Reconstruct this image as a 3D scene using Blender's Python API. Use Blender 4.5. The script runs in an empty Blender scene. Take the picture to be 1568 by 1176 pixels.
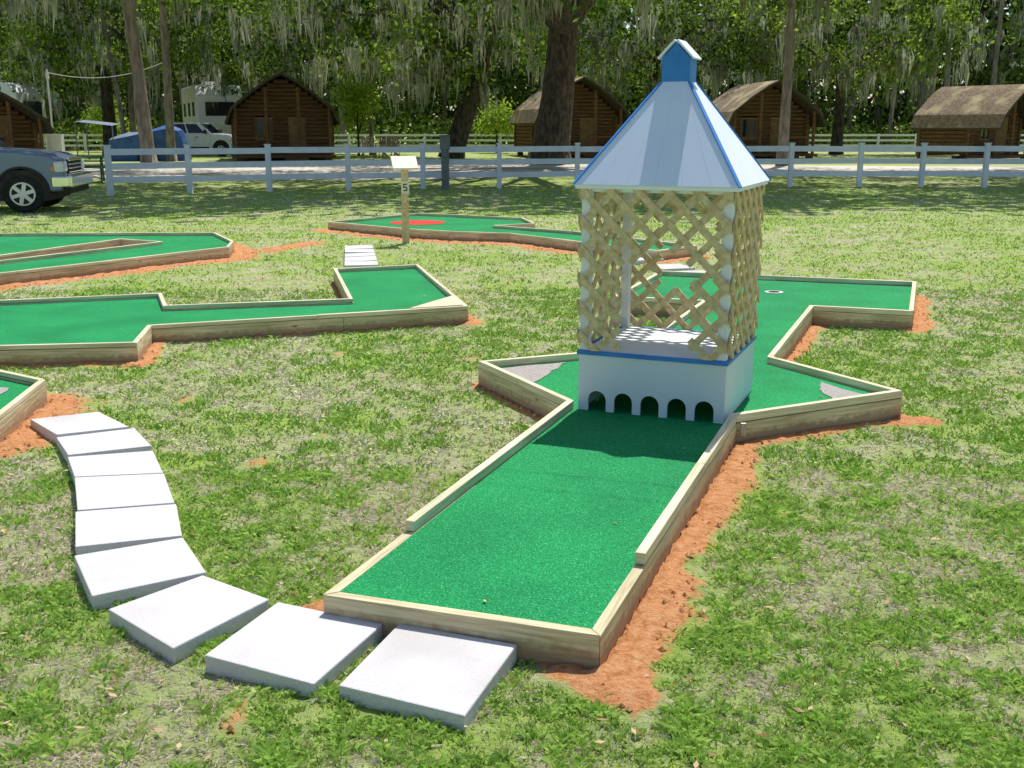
import bpy, math, random
import numpy as np
from mathutils import Vector, Matrix
random.seed(7); rng=np.random.default_rng(7)
sc=bpy.context.scene
# ------------------------------------------------------------------ materials
def lin(*c): return (*c,1.0)
def newmat(name):
    m=bpy.data.materials.new(name); m.use_nodes=True
    nt=m.node_tree; b=nt.nodes['Principled BSDF']; return m,nt,b
def nmat(name,c1,c2,scale=8,rough=.7,bump=0,bscale=None,stretch=(1,1,1),c3=None,s3=1.5,spec=.3,coord='Object',detail=6,metal=0,bdist=.01):
    m,nt,b=newmat(name); N=nt.nodes; L=nt.links
    tc=N.new('ShaderNodeTexCoord'); mp=N.new('ShaderNodeMapping'); mp.inputs['Scale'].default_value=stretch
    L.new(tc.outputs[coord],mp.inputs[0])
    n=N.new('ShaderNodeTexNoise'); n.inputs['Scale'].default_value=scale; n.inputs['Detail'].default_value=detail
    L.new(mp.outputs[0],n.inputs['Vector'])
    r=N.new('ShaderNodeValToRGB'); r.color_ramp.elements[0].position=.35; r.color_ramp.elements[1].position=.65
    r.color_ramp.elements[0].color=lin(*c1); r.color_ramp.elements[1].color=lin(*c2)
    L.new(n.outputs[0],r.inputs[0]); out=r.outputs[0]
    if c3:
        n3=N.new('ShaderNodeTexNoise'); n3.inputs['Scale'].default_value=s3; n3.inputs['Detail'].default_value=5
        L.new(mp.outputs[0],n3.inputs['Vector'])
        r3=N.new('ShaderNodeValToRGB'); r3.color_ramp.elements[0].position=.5; r3.color_ramp.elements[1].position=.68
        L.new(n3.outputs[0],r3.inputs[0])
        mx=N.new('ShaderNodeMixRGB'); L.new(r3.outputs[0],mx.inputs[0]); L.new(out,mx.inputs[1]); mx.inputs[2].default_value=lin(*c3); out=mx.outputs[0]
    L.new(out,b.inputs['Base Color']); b.inputs['Roughness'].default_value=rough
    b.inputs['Specular IOR Level'].default_value=spec; b.inputs['Metallic'].default_value=metal
    if bump:
        n2=N.new('ShaderNodeTexNoise'); n2.inputs['Scale'].default_value=bscale or scale; n2.inputs['Detail'].default_value=4
        L.new(mp.outputs[0],n2.inputs['Vector'])
        bp=N.new('ShaderNodeBump'); bp.inputs['Strength'].default_value=bump; bp.inputs['Distance'].default_value=bdist
        L.new(n2.outputs[0],bp.inputs['Height']); L.new(bp.outputs[0],b.inputs['Normal'])
    return m
def colmat(name,trans=0):
    m,nt,b=newmat(name); N=nt.nodes; L=nt.links
    a=N.new('ShaderNodeAttribute'); a.attribute_name='Col'
    N.remove(b); d=N.new('ShaderNodeBsdfDiffuse'); L.new(a.outputs['Color'],d.inputs[0]); out=d.outputs[0]
    if trans:
        t=N.new('ShaderNodeBsdfTranslucent'); L.new(a.outputs['Color'],t.inputs[0])
        mx=N.new('ShaderNodeMixShader'); mx.inputs[0].default_value=trans
        L.new(out,mx.inputs[1]); L.new(t.outputs[0],mx.inputs[2]); out=mx.outputs[0]
    L.new(out,N['Material Output'].inputs[0])
    return m
# pressure treated pine, grain follows the UV length axis; soil splashed on the lowest centimetres
def woodmat(name,c1,c2):
    m,nt,b=newmat(name); N=nt.nodes; L=nt.links
    uv=N.new('ShaderNodeUVMap'); mp=N.new('ShaderNodeMapping'); mp.inputs['Scale'].default_value=(2.2,45,1); L.new(uv.outputs[0],mp.inputs[0])
    n=N.new('ShaderNodeTexNoise'); n.inputs['Scale'].default_value=1.6; n.inputs['Detail'].default_value=7; n.inputs['Distortion'].default_value=.6
    L.new(mp.outputs[0],n.inputs['Vector'])
    r=N.new('ShaderNodeValToRGB'); r.color_ramp.elements[0].position=.33; r.color_ramp.elements[1].position=.62
    r.color_ramp.elements[0].color=lin(*c1); r.color_ramp.elements[1].color=lin(*c2); L.new(n.outputs[0],r.inputs[0])
    vo=N.new('ShaderNodeTexVoronoi'); vo.inputs['Scale'].default_value=1; mp2=N.new('ShaderNodeMapping'); mp2.inputs['Scale'].default_value=(3.1,9,1); L.new(uv.outputs[0],mp2.inputs[0]); L.new(mp2.outputs[0],vo.inputs['Vector'])
    rk=N.new('ShaderNodeValToRGB'); rk.color_ramp.elements[0].position=.03; rk.color_ramp.elements[0].color=(.25,.14,.07,1); rk.color_ramp.elements[1].position=.10; rk.color_ramp.elements[1].color=(1,1,1,1); L.new(vo.outputs['Distance'],rk.inputs[0])
    n4=N.new('ShaderNodeTexNoise'); n4.inputs['Scale'].default_value=1.3; L.new(uv.outputs[0],n4.inputs['Vector'])
    r4=N.new('ShaderNodeValToRGB'); r4.color_ramp.elements[0].position=.3; r4.color_ramp.elements[0].color=(.66,.70,.62,1); r4.color_ramp.elements[1].position=.7; r4.color_ramp.elements[1].color=(1.1,1.06,1.02,1); L.new(n4.outputs[0],r4.inputs[0])
    m1=N.new('ShaderNodeMixRGB'); m1.blend_type='MULTIPLY'; m1.inputs[0].default_value=1; L.new(r.outputs[0],m1.inputs[1]); L.new(rk.outputs[0],m1.inputs[2])
    m2=N.new('ShaderNodeMixRGB'); m2.blend_type='MULTIPLY'; m2.inputs[0].default_value=1; L.new(m1.outputs[0],m2.inputs[1]); L.new(r4.outputs[0],m2.inputs[2])
    g=N.new('ShaderNodeNewGeometry'); sx=N.new('ShaderNodeSeparateXYZ'); L.new(g.outputs['Position'],sx.inputs[0])
    n5=N.new('ShaderNodeTexNoise'); n5.inputs['Scale'].default_value=25; L.new(g.outputs['Position'],n5.inputs['Vector'])
    ma=N.new('ShaderNodeMath'); ma.operation='MULTIPLY_ADD'; L.new(n5.outputs[0],ma.inputs[0]); ma.inputs[1].default_value=-.09; L.new(sx.outputs['Z'],ma.inputs[2])
    r5=N.new('ShaderNodeValToRGB'); r5.color_ramp.elements[0].position=0; r5.color_ramp.elements[0].color=(.7,.7,.7,1); r5.color_ramp.elements[1].position=.03; r5.color_ramp.elements[1].color=(0,0,0,1); L.new(ma.outputs[0],r5.inputs[0])
    m3=N.new('ShaderNodeMixRGB'); L.new(r5.outputs[0],m3.inputs[0]); L.new(m2.outputs[0],m3.inputs[1]); m3.inputs[2].default_value=(.36,.20,.11,1)
    L.new(m3.outputs[0],b.inputs['Base Color']); b.inputs['Roughness'].default_value=.75; b.inputs['Specular IOR Level'].default_value=.25
    bp=N.new('ShaderNodeBump'); bp.inputs['Strength'].default_value=.35; bp.inputs['Distance'].default_value=.003; L.new(n.outputs[0],bp.inputs['Height']); L.new(bp.outputs[0],b.inputs['Normal'])
    return m
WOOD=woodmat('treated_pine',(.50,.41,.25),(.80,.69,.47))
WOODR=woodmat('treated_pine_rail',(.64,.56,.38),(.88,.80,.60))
LATH=nmat('lattice_wood',(.52,.40,.21),(.74,.60,.36),30,stretch=(1,1,1),bump=.2)
WPAINT=nmat('white_paint',(.74,.76,.80),(.84,.85,.87),5,.55,bump=.1,bscale=60,bdist=.002)
BOXP=nmat('pale_blue_paint',(.64,.72,.80),(.70,.77,.84),4,.6,bump=.15,bscale=80,bdist=.002)
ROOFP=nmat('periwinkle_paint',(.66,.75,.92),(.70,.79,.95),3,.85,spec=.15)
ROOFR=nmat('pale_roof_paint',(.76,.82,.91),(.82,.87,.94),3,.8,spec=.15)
BLUE=nmat('blue_paint',(.03,.19,.58),(.05,.25,.68),6,.5)
DARK=nmat('dark_inside',(.01,.01,.012),(.02,.02,.02),5,.9)
TRUNK=nmat('bark',(.03,.025,.02),(.11,.09,.07),7,.95,bump=1,bscale=10,stretch=(1,1,.4),bdist=.08)
TRUNKG=nmat('grey_bark',(.14,.12,.10),(.30,.26,.22),6,.95,bump=.8,bscale=12,stretch=(1,1,.3),bdist=.04)
LEAF=colmat('foliage',.5)
LEAFD=colmat('far_foliage')
MOSS=colmat('spanish_moss',.3)
GRASSM=colmat('grass_blades',.3); GRASSF=colmat('grass_blades_far')
CLOD=colmat('dirt_clods')
LOG=nmat('log_wall',(.10,.05,.028),(.20,.11,.06),5,.8,bump=.3,stretch=(.3,1,4))
LOGL=nmat('log_end',(.20,.12,.07),(.30,.18,.10),5,.8)
SHING=nmat('roof_shingles',(.13,.095,.06),(.28,.21,.13),9,.95,bump=.6,bscale=14,c3=(.42,.35,.20),s3=1.1,bdist=.05)
SHIND=nmat('roof_edge',(.05,.04,.03),(.09,.07,.05),9,.9)
GLASS,_,gb=newmat('dark_glass'); gb.inputs['Base Color'].default_value=(.02,.025,.03,1); gb.inputs['Roughness'].default_value=.08
FENCE=nmat('fence_paint',(.70,.74,.82),(.82,.85,.90),3,.6)
PAVER=nmat('concrete_paver',(.58,.56,.56),(.70,.68,.68),160,.92,bump=.5,bscale=200,c3=(.55,.52,.50),s3=2.2,bdist=.004,detail=8,spec=.15)
# turf
m,nt,b=newmat('astro_turf'); TURF=m; N=nt.nodes; L=nt.links
tc=N.new('ShaderNodeTexCoord')
n=N.new('ShaderNodeTexNoise'); n.inputs['Scale'].default_value=170; n.inputs['Detail'].default_value=3; L.new(tc.outputs['Object'],n.inputs['Vector'])
r=N.new('ShaderNodeValToRGB'); e=r.color_ramp.elements; e[0].position=.34; e[0].color=(.003,.15,.04,1); e[1].position=.60; e[1].color=(.012,.32,.10,1); e2=e.new(.72); e2.color=(.13,.60,.28,1)  # lightest stop paints the turf's sparkle into the colour as pale specks
L.new(n.outputs[0],r.inputs[0])
n2=N.new('ShaderNodeTexNoise'); n2.inputs['Scale'].default_value=2.2; n2.inputs['Detail'].default_value=5; L.new(tc.outputs['Object'],n2.inputs['Vector'])
r2=N.new('ShaderNodeValToRGB'); r2.color_ramp.elements[0].color=(.78,.82,.8,1); r2.color_ramp.elements[1].color=(1.15,1.12,1.1,1); r2.color_ramp.elements[0].position=.3; r2.color_ramp.elements[1].position=.7; L.new(n2.outputs[0],r2.inputs[0])
mx=N.new('ShaderNodeMixRGB'); mx.blend_type='MULTIPLY'; mx.inputs[0].default_value=1; L.new(r.outputs[0],mx.inputs[1]); L.new(r2.outputs[0],mx.inputs[2]); L.new(mx.outputs[0],b.inputs['Base Color'])
b.inputs['Roughness'].default_value=.8; b.inputs['Specular IOR Level'].default_value=.15
bp=N.new('ShaderNodeBump'); bp.inputs['Strength'].default_value=.5; bp.inputs['Distance'].default_value=.005; L.new(n.outputs[0],bp.inputs['Height'])
bp2=N.new('ShaderNodeBump'); bp2.inputs['Strength'].default_value=.3; bp2.inputs['Distance'].default_value=.03; L.new(n2.outputs[0],bp2.inputs['Height']); L.new(bp2.outputs[0],bp.inputs['Normal']); L.new(bp.outputs[0],b.inputs['Normal'])
GREY=nmat('bare_sand_patch',(.28,.25,.23),(.50,.46,.43),120,.95,bump=.5,bscale=200)
RED=nmat('red_turf',(.55,.02,.015),(.75,.05,.03),190,.8,bump=.4,bscale=200)
# ------------------------------------------------------------------ mesh builder
class B:
    def __init__(s): s.v=[]; s.f=[]; s.m=[]; s.uv=[]
    def face(s,idx,mi=0,uv=None): s.f.append(idx); s.m.append(mi); s.uv.append(uv)
    def box(s,c,size,mi=0,R=None,taper=None):
        i=len(s.v); hx,hy,hz=[k/2 for k in size]
        for dz in(-hz,hz):
            t=1 if dz<0 or not taper else taper
            for dx,dy in((-hx,-hy),(hx,-hy),(hx,hy),(-hx,hy)):
                p=Vector((dx*t,dy*t,dz)); 
                if R: p=R@p
                s.v.append(tuple(p+Vector(c)))
        for q in((0,3,2,1),(4,5,6,7),(0,1,5,4),(1,2,6,5),(2,3,7,6),(3,0,4,7)):
            s.face([i+k for k in q],mi)
    def beam(s,p0,p1,w,h,mi=0,up=(0,0,1)):
        p0=Vector(p0);p1=Vector(p1);d=p1-p0;l=d.length;x=d.normalized();u=Vector(up);y=u.cross(x)
        if y.length<1e-4: y=Vector((0,1,0)).cross(x)
        y.normalize();z=x.cross(y);R=Matrix((x,y,z)).transposed()
        s.box((p0+p1)/2,(l,w,h),mi,R)
    def tube(s,pts,rad,n=8,mi=0,cap=True):
        pts=[Vector(p) for p in pts]; i0=len(s.v)
        for k,p in enumerate(pts):
            d=(pts[min(k+1,len(pts)-1)]-pts[max(k-1,0)]).normalized()
            a=Vector((0,0,1)) if abs(d.z)<.9 else Vector((1,0,0))
            x=d.cross(a).normalized(); y=d.cross(x)
            for j in range(n):
                t=2*math.pi*j/n; s.v.append(tuple(p+(x*math.cos(t)+y*math.sin(t))*rad[k]))
        for k in range(len(pts)-1):
            for j in range(n):
                a=i0+k*n+j; b_=i0+k*n+(j+1)%n; s.face([a,b_,b_+n,a+n],mi)
        if cap:
            s.face([i0+j for j in range(n)],mi); e=i0+(len(pts)-1)*n; s.face([e+j for j in reversed(range(n))],mi)
    def prism(s,poly,z0,z1,mi=0,f=lambda x,y,z:(x,y,z),mtop=None):
        i=len(s.v);n=len(poly)
        for z in(z0,z1):
            for x,y in poly: s.v.append(tuple(f(x,y,z)))
        for k in range(n):
            s.face([i+k,i+(k+1)%n,i+n+(k+1)%n,i+n+k],mi)
        s.face([i+k for k in reversed(range(n))],mi); s.face([i+n+k for k in range(n)],mi if mtop is None else mtop)
    def build(s,name,mats,parent=None,bevel=0,smooth=False,loc=None,rotz=0,seg=2):
        me=bpy.data.meshes.new(name); me.from_pydata(s.v,[],s.f)
        for mt in mats: me.materials.append(mt)
        me.polygons.foreach_set('material_index',s.m)
        if any(u is not None for u in s.uv):
            ul=me.uv_layers.new(name='UVMap')
            for p,u in zip(me.polygons,s.uv):
                if u:
                    for k,li in enumerate(p.loop_indices): ul.data[li].uv=u[k]
        if smooth: me.polygons.foreach_set('use_smooth',[True]*len(me.polygons))
        me.update()
        o=bpy.data.objects.new(name,me); sc.collection.objects.link(o)
        if bevel:
            md=o.modifiers.new('bev','BEVEL'); md.width=bevel; md.segments=seg; md.limit_method='ANGLE'; md.angle_limit=math.radians(40)
        if loc: o.location=loc
        o.rotation_euler[2]=rotz
        if parent: o.parent=parent
        return o
def empty(name,loc=(0,0,0),rotz=0):
    o=bpy.data.objects.new(name,None); o.empty_display_size=.3; sc.collection.objects.link(o); o.location=loc; o.rotation_euler[2]=rotz; return o
def fastmesh(name,verts,k,cols,mat,parent=None):
    n=len(verts); nf=n//k
    me=bpy.data.meshes.new(name); me.vertices.add(n); me.vertices.foreach_set('co',verts.astype(np.float32).ravel())
    me.loops.add(n); me.loops.foreach_set('vertex_index',np.arange(n,dtype=np.int32))
    me.polygons.add(nf); me.polygons.foreach_set('loop_start',np.arange(0,n,k,dtype=np.int32))
    me.update(calc_edges=True)
    ca=me.color_attributes.new('Col','FLOAT_COLOR','POINT'); c=np.ones((n,4),np.float32); c[:,:3]=cols; ca.data.foreach_set('color',c.ravel())
    me.materials.append(mat); o=bpy.data.objects.new(name,me); sc.collection.objects.link(o)
    if parent: o.parent=parent
    return o
def vnoise(x,y,s,seed=0):
    x=np.asarray(x)*s+1000.3+seed*17.1; y=np.asarray(y)*s+1000.7+seed*31.7
    xi=np.floor(x).astype(np.int64); yi=np.floor(y).astype(np.int64); fx=x-xi; fy=y-yi
    fx=fx*fx*(3-2*fx); fy=fy*fy*(3-2*fy)
    def h(a,b): 
        v=(a*73856093)^(b*19349663)^(seed*83492791); v=(v^(v>>13))*1274126177; v=v&0x7fffffff; v=(v^(v>>11))*40503 & 0xffffff
        return v/float(0xffffff)
    return (h(xi,yi)*(1-fx)+h(xi+1,yi)*fx)*(1-fy)+(h(xi,yi+1)*(1-fx)+h(xi+1,yi+1)*fx)*fy
def fbm(x,y,s,seed=0): return .5*vnoise(x,y,s,seed)+.3*vnoise(x,y,s*2.1,seed+1)+.2*vnoise(x,y,s*4.3,seed+2)
def S(l): return [(.994*x,1.088*y+.07) for x,y in l]
def inpoly(x,y,poly):
    r=np.zeros(x.shape,bool); n=len(poly)
    for i in range(n):
        x0,y0=poly[i]; x1,y1=poly[(i+1)%n]
        c=((y0>y)!=(y1>y))&(x<(x1-x0)*(y-y0)/((y1-y0)+1e-12)+x0); r^=c
    return r
def segdist(x,y,a,b):
    ax,ay=a; bx,by=b; dx,dy=bx-ax,by-ay; t=np.clip(((x-ax)*dx+(y-ay)*dy)/(dx*dx+dy*dy),0,1)
    return np.hypot(x-ax-t*dx,y-ay-t*dy)
# ------------------------------------------------------------------ layout (metres)
H1=S([(-.63,2.97),(.27,2.70),(1.18,4.92),(2.24,5.41),(1.72,6.28),(2.55,8.17),(3.30,7.93),(3.96,9.52),(1.56,10.25),(.90,8.66),(1.66,8.44),(.83,6.55),(-.22,6.15),(.30,5.20)])
H2=S([(-6.0,6.35),(-2.65,6.76),(-2.77,7.39),(-.37,8.21),(-1.04,10.86),(-1.93,10.54),(-1.45,8.60),(-2.95,8.27),(-3.22,8.92),(-6.0,8.1)])
H3=S([(-6.4,8.7),(-3.61,12.51),(-3.73,13.17),(-4.29,14.26),(-9.5,14.1),(-9.5,11.2),(-6.29,11.2),(-5.33,13.41),(-4.7,13.09),(-5.85,11.18),(-7.3,8.9)])
H4=S([(-4.4,4.9),(-2.70,4.9),(-2.82,5.73),(-4.4,6.7)])
H5=S([(-2.98,15.97),(-1.61,14.82),(-.93,14.44),(-.04,14.17),(.84,13.17),(1.8,12.1),(2.4,12.7),(.92,14.44),(-.24,15.32),(.37,15.64),(.18,16.68),(-1.67,17.58)])
HOLES=[H1,H2,H3,H4,H5]
PAV=[[(-.51,2.54),(-.13,2.39),(.02,2.77),(-.37,2.9)],[(-.95,2.7),(-.58,2.55),(-.42,2.91),(-.8,3.05)],[(-1.37,3.01),(-1.06,2.75),(-.83,3.07),(-1.12,3.26)],[(-1.67,3.44),(-1.3,3.6),(-1.11,3.28),(-1.46,3.1)],[(-1.85,3.87),(-1.45,3.97),(-1.31,3.62),(-1.69,3.5)],[(-2.03,4.28),(-1.63,4.34),(-1.46,3.98),(-1.85,3.89)],[(-2.19,4.57),(-1.81,4.7),(-1.64,4.36),(-2.03,4.28)],[(-2.4,4.91),(-2.04,5.07),(-1.83,4.74),(-2.2,4.6)],[(-2.68,5.21),(-2.37,5.4),(-2.08,5.1),(-2.4,4.92)]]
PAV=[S(q) for q in PAV]
PAV2=[]
a0,a1,b0,b1=[Vector(p) for p in S([(-1.97,11.46),(-1.57,11.52),(-2.30,13.5),(-1.93,13.6)])]
for i in range(5):
    t0=i/5+.01; t1=(i+1)/5-.01
    PAV2.append([tuple(a0.lerp(b0,t0)),tuple(a1.lerp(b1,t0)),tuple(a1.lerp(b1,t1)),tuple(a0.lerp(b0,t1))])
PAV3=[]
for (cx,cy,an) in [(1.6,13.3,.5),(1.85,12.5,.3),(2.0,11.9,.2)]:
    q=[]
    for dx,dy in((-.2,-.2),(.2,-.2),(.2,.2),(-.2,.2)): q.append((cx+dx*math.cos(an)-dy*math.sin(an),cy+dx*math.sin(an)+dy*math.cos(an)))
    PAV3.append(q)
# dirt edge widths
DW=[]
for h,ws in((H1,[.0,.145,.09,.0,.10,.0,.12,.0,.0,.0,.0,.0,.05,.0]),(H2,[.05,.12,.03,.12,.03,.03,.28,.03,.02,.02]),(H3,[.28,.27,.32,.06,.03,.05,.1,.1,.1,.05,.05]),(H4,[.05,.22,.05,.05]),(H5,[.24,.24,.26,.26,.2,.2,.05,.05,.08,.05,.03,.03])):
    for i,w in enumerate(ws):
        if w: DW.append((h[i],h[(i+1)%len(h)],w))
DW.append((S([(.26,2.62)])[0],S([(.34,2.55)])[0],.09)); DW.append((S([(-.72,3.04)])[0],S([(-.62,3.1)])[0],.06)); DW.append((S([(2.15,5.33)])[0],S([(2.36,5.36)])[0],.08))
DW.append((S([(-3.3,13.3)])[0],S([(-2.9,14.2)])[0],.22))
def dirtmask(x,y):
    m=np.zeros(x.shape)
    nz=fbm(x,y,4,3)
    for a,b_,w in DW:
        near=segdist(x,y,a,b_); m=np.maximum(m,np.clip(1.35-near/(w*(.3+1.6*nz)),0,1))
    m=np.maximum(m,.5*np.clip((vnoise(x,y,4.1,9)-.93)*25,0,1)*(y<14))
    return m
def drymask(x,y): return fbm(x,y,1.3,31)*.45+fbm(x,y,5,35)*.55
# ------------------------------------------------------------------ ground
def axis(lo,hi,dlo,dhi,step,g=1.22):
    a=list(np.arange(dlo,dhi,step)); s=step; v=a[-1]
    while v<hi: s*=g; v+=s; a.append(v)
    s=step; v=a[0]
    while v>lo: s*=g; v-=s; a.insert(0,v)
    return np.array(a)
gx=axis(-500,500,-7,6,.035); gy=axis(-60,700,1.8,18,.035)
X,Y=np.meshgrid(gx,gy); nx,ny=len(gx),len(gy)
D=dirtmask(X,Y); near=(np.abs(X)<9)&(Y>-2)&(Y<22)
Z=np.where(near,(fbm(X,Y,1.2,5)-.5)*.03+(fbm(X,Y,14,6)-.5)*.012+D*(.012+.03*fbm(X,Y,16,11))-.008,-.01)
inside=np.zeros(X.shape,bool)
for h in HOLES: inside|=inpoly(X,Y,h)
Z=np.where(inside,-.02,Z)
co=np.stack([X,Y,Z],-1).reshape(-1,3)
ii=np.arange(nx*ny).reshape(ny,nx); q=np.stack([ii[:-1,:-1],ii[:-1,1:],ii[1:,1:],ii[1:,:-1]],-1).reshape(-1,4)
me=bpy.data.meshes.new('ground'); me.vertices.add(nx*ny); me.vertices.foreach_set('co',co.astype(np.float32).ravel())
me.loops.add(q.size); me.loops.foreach_set('vertex_index',q.astype(np.int32).ravel()); me.polygons.add(len(q)); me.polygons.foreach_set('loop_start',np.arange(0,q.size,4,dtype=np.int32)); me.update(calc_edges=True)
at=me.attributes.new('dirt','FLOAT','POINT'); at.data.foreach_set('value',D.astype(np.float32).ravel())
at=me.attributes.new('dry','FLOAT','POINT'); at.data.foreach_set('value',np.clip((drymask(X,Y)-.42)*4,0,1).astype(np.float32).ravel())
me.polygons.foreach_set('use_smooth',[True]*len(me.polygons))
m,nt,b=newmat('lawn_soil'); N=nt.nodes; L=nt.links
geo=N.new('ShaderNodeNewGeometry')
def NZ(scale,det=6,rough=.6):
    n=N.new('ShaderNodeTexNoise'); n.inputs['Scale'].default_value=scale; n.inputs['Detail'].default_value=det; n.inputs['Roughness'].default_value=rough; L.new(geo.outputs['Position'],n.inputs['Vector']); return n.outputs[0]
def RP(src,stops):
    r=N.new('ShaderNodeValToRGB'); e=r.color_ramp.elements
    while len(e)<len(stops): e.new(.5)
    for el,(p,c) in zip(e,stops): el.position=p; el.color=lin(*c)
    L.new(src,r.inputs[0]); return r.outputs[0]
def MX(f,a,b_,mode='MIX'):
    mx=N.new('ShaderNodeMixRGB'); mx.blend_type=mode
    if isinstance(f,float): mx.inputs[0].default_value=f
    else: L.new(f,mx.inputs[0])
    L.new(a,mx.inputs[1]); L.new(b_,mx.inputs[2]); return mx.outputs[0]
green=RP(NZ(14,10,.75),[(.30,(.13,.21,.025)),(.5,(.29,.43,.07)),(.7,(.44,.58,.13))])
straw=RP(NZ(22,10,.8),[(.30,(.28,.22,.14)),(.5,(.54,.47,.33)),(.7,(.76,.69,.54))])
dr=N.new('ShaderNodeAttribute'); dr.attribute_name='dry'
pf=RP(NZ(3.2,8,.7),[(.44,(0,0,0)),(.66,(.9,.9,.9))])
base=MX(MX(.45,pf,dr.outputs['Color']),green,straw)
at=N.new('ShaderNodeAttribute'); at.attribute_name='dirt'
ad=N.new('ShaderNodeMath'); ad.operation='ADD'; L.new(at.outputs['Fac'],ad.inputs[0])
ms=N.new('ShaderNodeMath'); ms.operation='MULTIPLY_ADD'; L.new(NZ(18,6),ms.inputs[0]); ms.inputs[1].default_value=.9; ms.inputs[2].default_value=-.45; L.new(ms.outputs[0],ad.inputs[1])
df=RP(ad.outputs[0],[(.36,(0,0,0)),(.55,(1,1,1))])
dirt=RP(NZ(30,8,.7),[(.3,(.40,.16,.06)),(.5,(.68,.31,.13)),(.72,(.80,.45,.24))])
base=MX(df,base,dirt)
L.new(base,b.inputs['Base Color']); b.inputs['Roughness'].default_value=.95; b.inputs['Specular IOR Level'].default_value=.1
bp=N.new('ShaderNodeBump'); bp.inputs['Strength'].default_value=1; bp.inputs['Distance'].default_value=.02; L.new(NZ(60,6,.7),bp.inputs['Height']); L.new(bp.outputs[0],b.inputs['Normal'])
me.materials.append(m); g=bpy.data.objects.new('ground',me); sc.collection.objects.link(g)
def gz(x,y):
    n=(np.abs(x)<9)&(y>-2)&(y<22)
    return np.where(n,(fbm(x,y,1.2,5)-.5)*.03+(fbm(x,y,14,6)-.5)*.012-.008,-.01)
# gravel road beyond the fence
ROAD=nmat('gravel',(.52,.46,.41),(.74,.68,.62),3,.95,bump=.5,bscale=20,c3=(.34,.33,.17),s3=.35,bdist=.03)
rb=B(); xs=np.linspace(-90,90,120); e0=[35.5+1.0*math.sin(x*.21)+1.2*float(vnoise(x,0,.5,2))+(2.5 if x>0 else 0) for x in xs]; e1=[47+1.6*math.sin(x*.13+1)+1.5*float(vnoise(x,7,.4,3)) for x in xs]
for x,y0,y1 in zip(xs,e0,e1): rb.v+= [(x,y0,-.005),(x,y1,-.005)]
for i in range(len(xs)-1): rb.face([2*i,2*i+2,2*i+3,2*i+1])
rb.build('gravel_road',[ROAD])
# ------------------------------------------------------------------ golf holes
def offset(poly,t,closed=True):
    n=len(poly); out=[]
    for i in range(n):
        p=Vector(poly[i])
        if closed or 0<i<n-1:
            a=Vector(poly[i-1]); c=Vector(poly[(i+1)%n]); d1=(p-a).normalized(); d2=(c-p).normalized()
            n1=Vector((-d1.y,d1.x)); n2=Vector((-d2.y,d2.x)); mm=(n1+n2); mm/=max(.35,mm.dot(n1)); out.append(p+mm*t)
        else:
            d=(Vector(poly[1])-p).normalized() if i==0 else (p-Vector(poly[i-1])).normalized(); out.append(p+Vector((-d.y,d.x))*t)
    return out
def boards(bd,poly,t,z0,z1,closed=True,mi=0,gap=.0015,out=0):
    P=[];n=len(poly)
    for i in range(n if closed else n-1):
        a=Vector(poly[i]); b_=Vector(poly[(i+1)%n]); P.append(tuple(a)); l=(b_-a).length
        if l>2.0: P.append(tuple(a.lerp(b_,random.uniform(.45,.6))))
    if not closed: P.append(poly[-1])
    poly=P
    O=[Vector(p) for p in poly]; I=offset(poly,t,closed); n=len(poly)
    for i in range(n if closed else n-1):
        j=(i+1)%n; a,b_,c,d=O[i],O[j],I[j],I[i]; l=(b_-a).length; g=(b_-a).normalized()*gap
        a=a+g; b_=b_-g; c=c-g; d=d+g
        k=len(bd.v); jz=random.uniform(-.002,.003)
        for z in(z0,z1+jz):
            for p in(a,b_,c,d): bd.v.append((p.x,p.y,z))
        u0=random.uniform(0,50); v0=random.uniform(0,50)
        H=[(u0,v0),(u0+l,v0),(u0+l,v0+t),(u0,v0+t)]; V=[(u0,v0),(u0+l,v0),(u0+l,v0+z1-z0),(u0,v0+z1-z0)]; V2=[(u,v+3) for u,v in V]
        E=[(u0,v0),(u0+.01,v0),(u0+.01,v0+.1),(u0,v0+.1)]
        bd.face([k+4,k+5,k+6,k+7],mi,H); bd.face([k,k+3,k+2,k+1],mi,H); bd.face([k,k+1,k+5,k+4],mi,V)
        bd.face([k+1,k+2,k+6,k+5],mi,E); bd.face([k+2,k+3,k+7,k+6],mi,V2); bd.face([k+3,k,k+4,k+7],mi,E)
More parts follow.
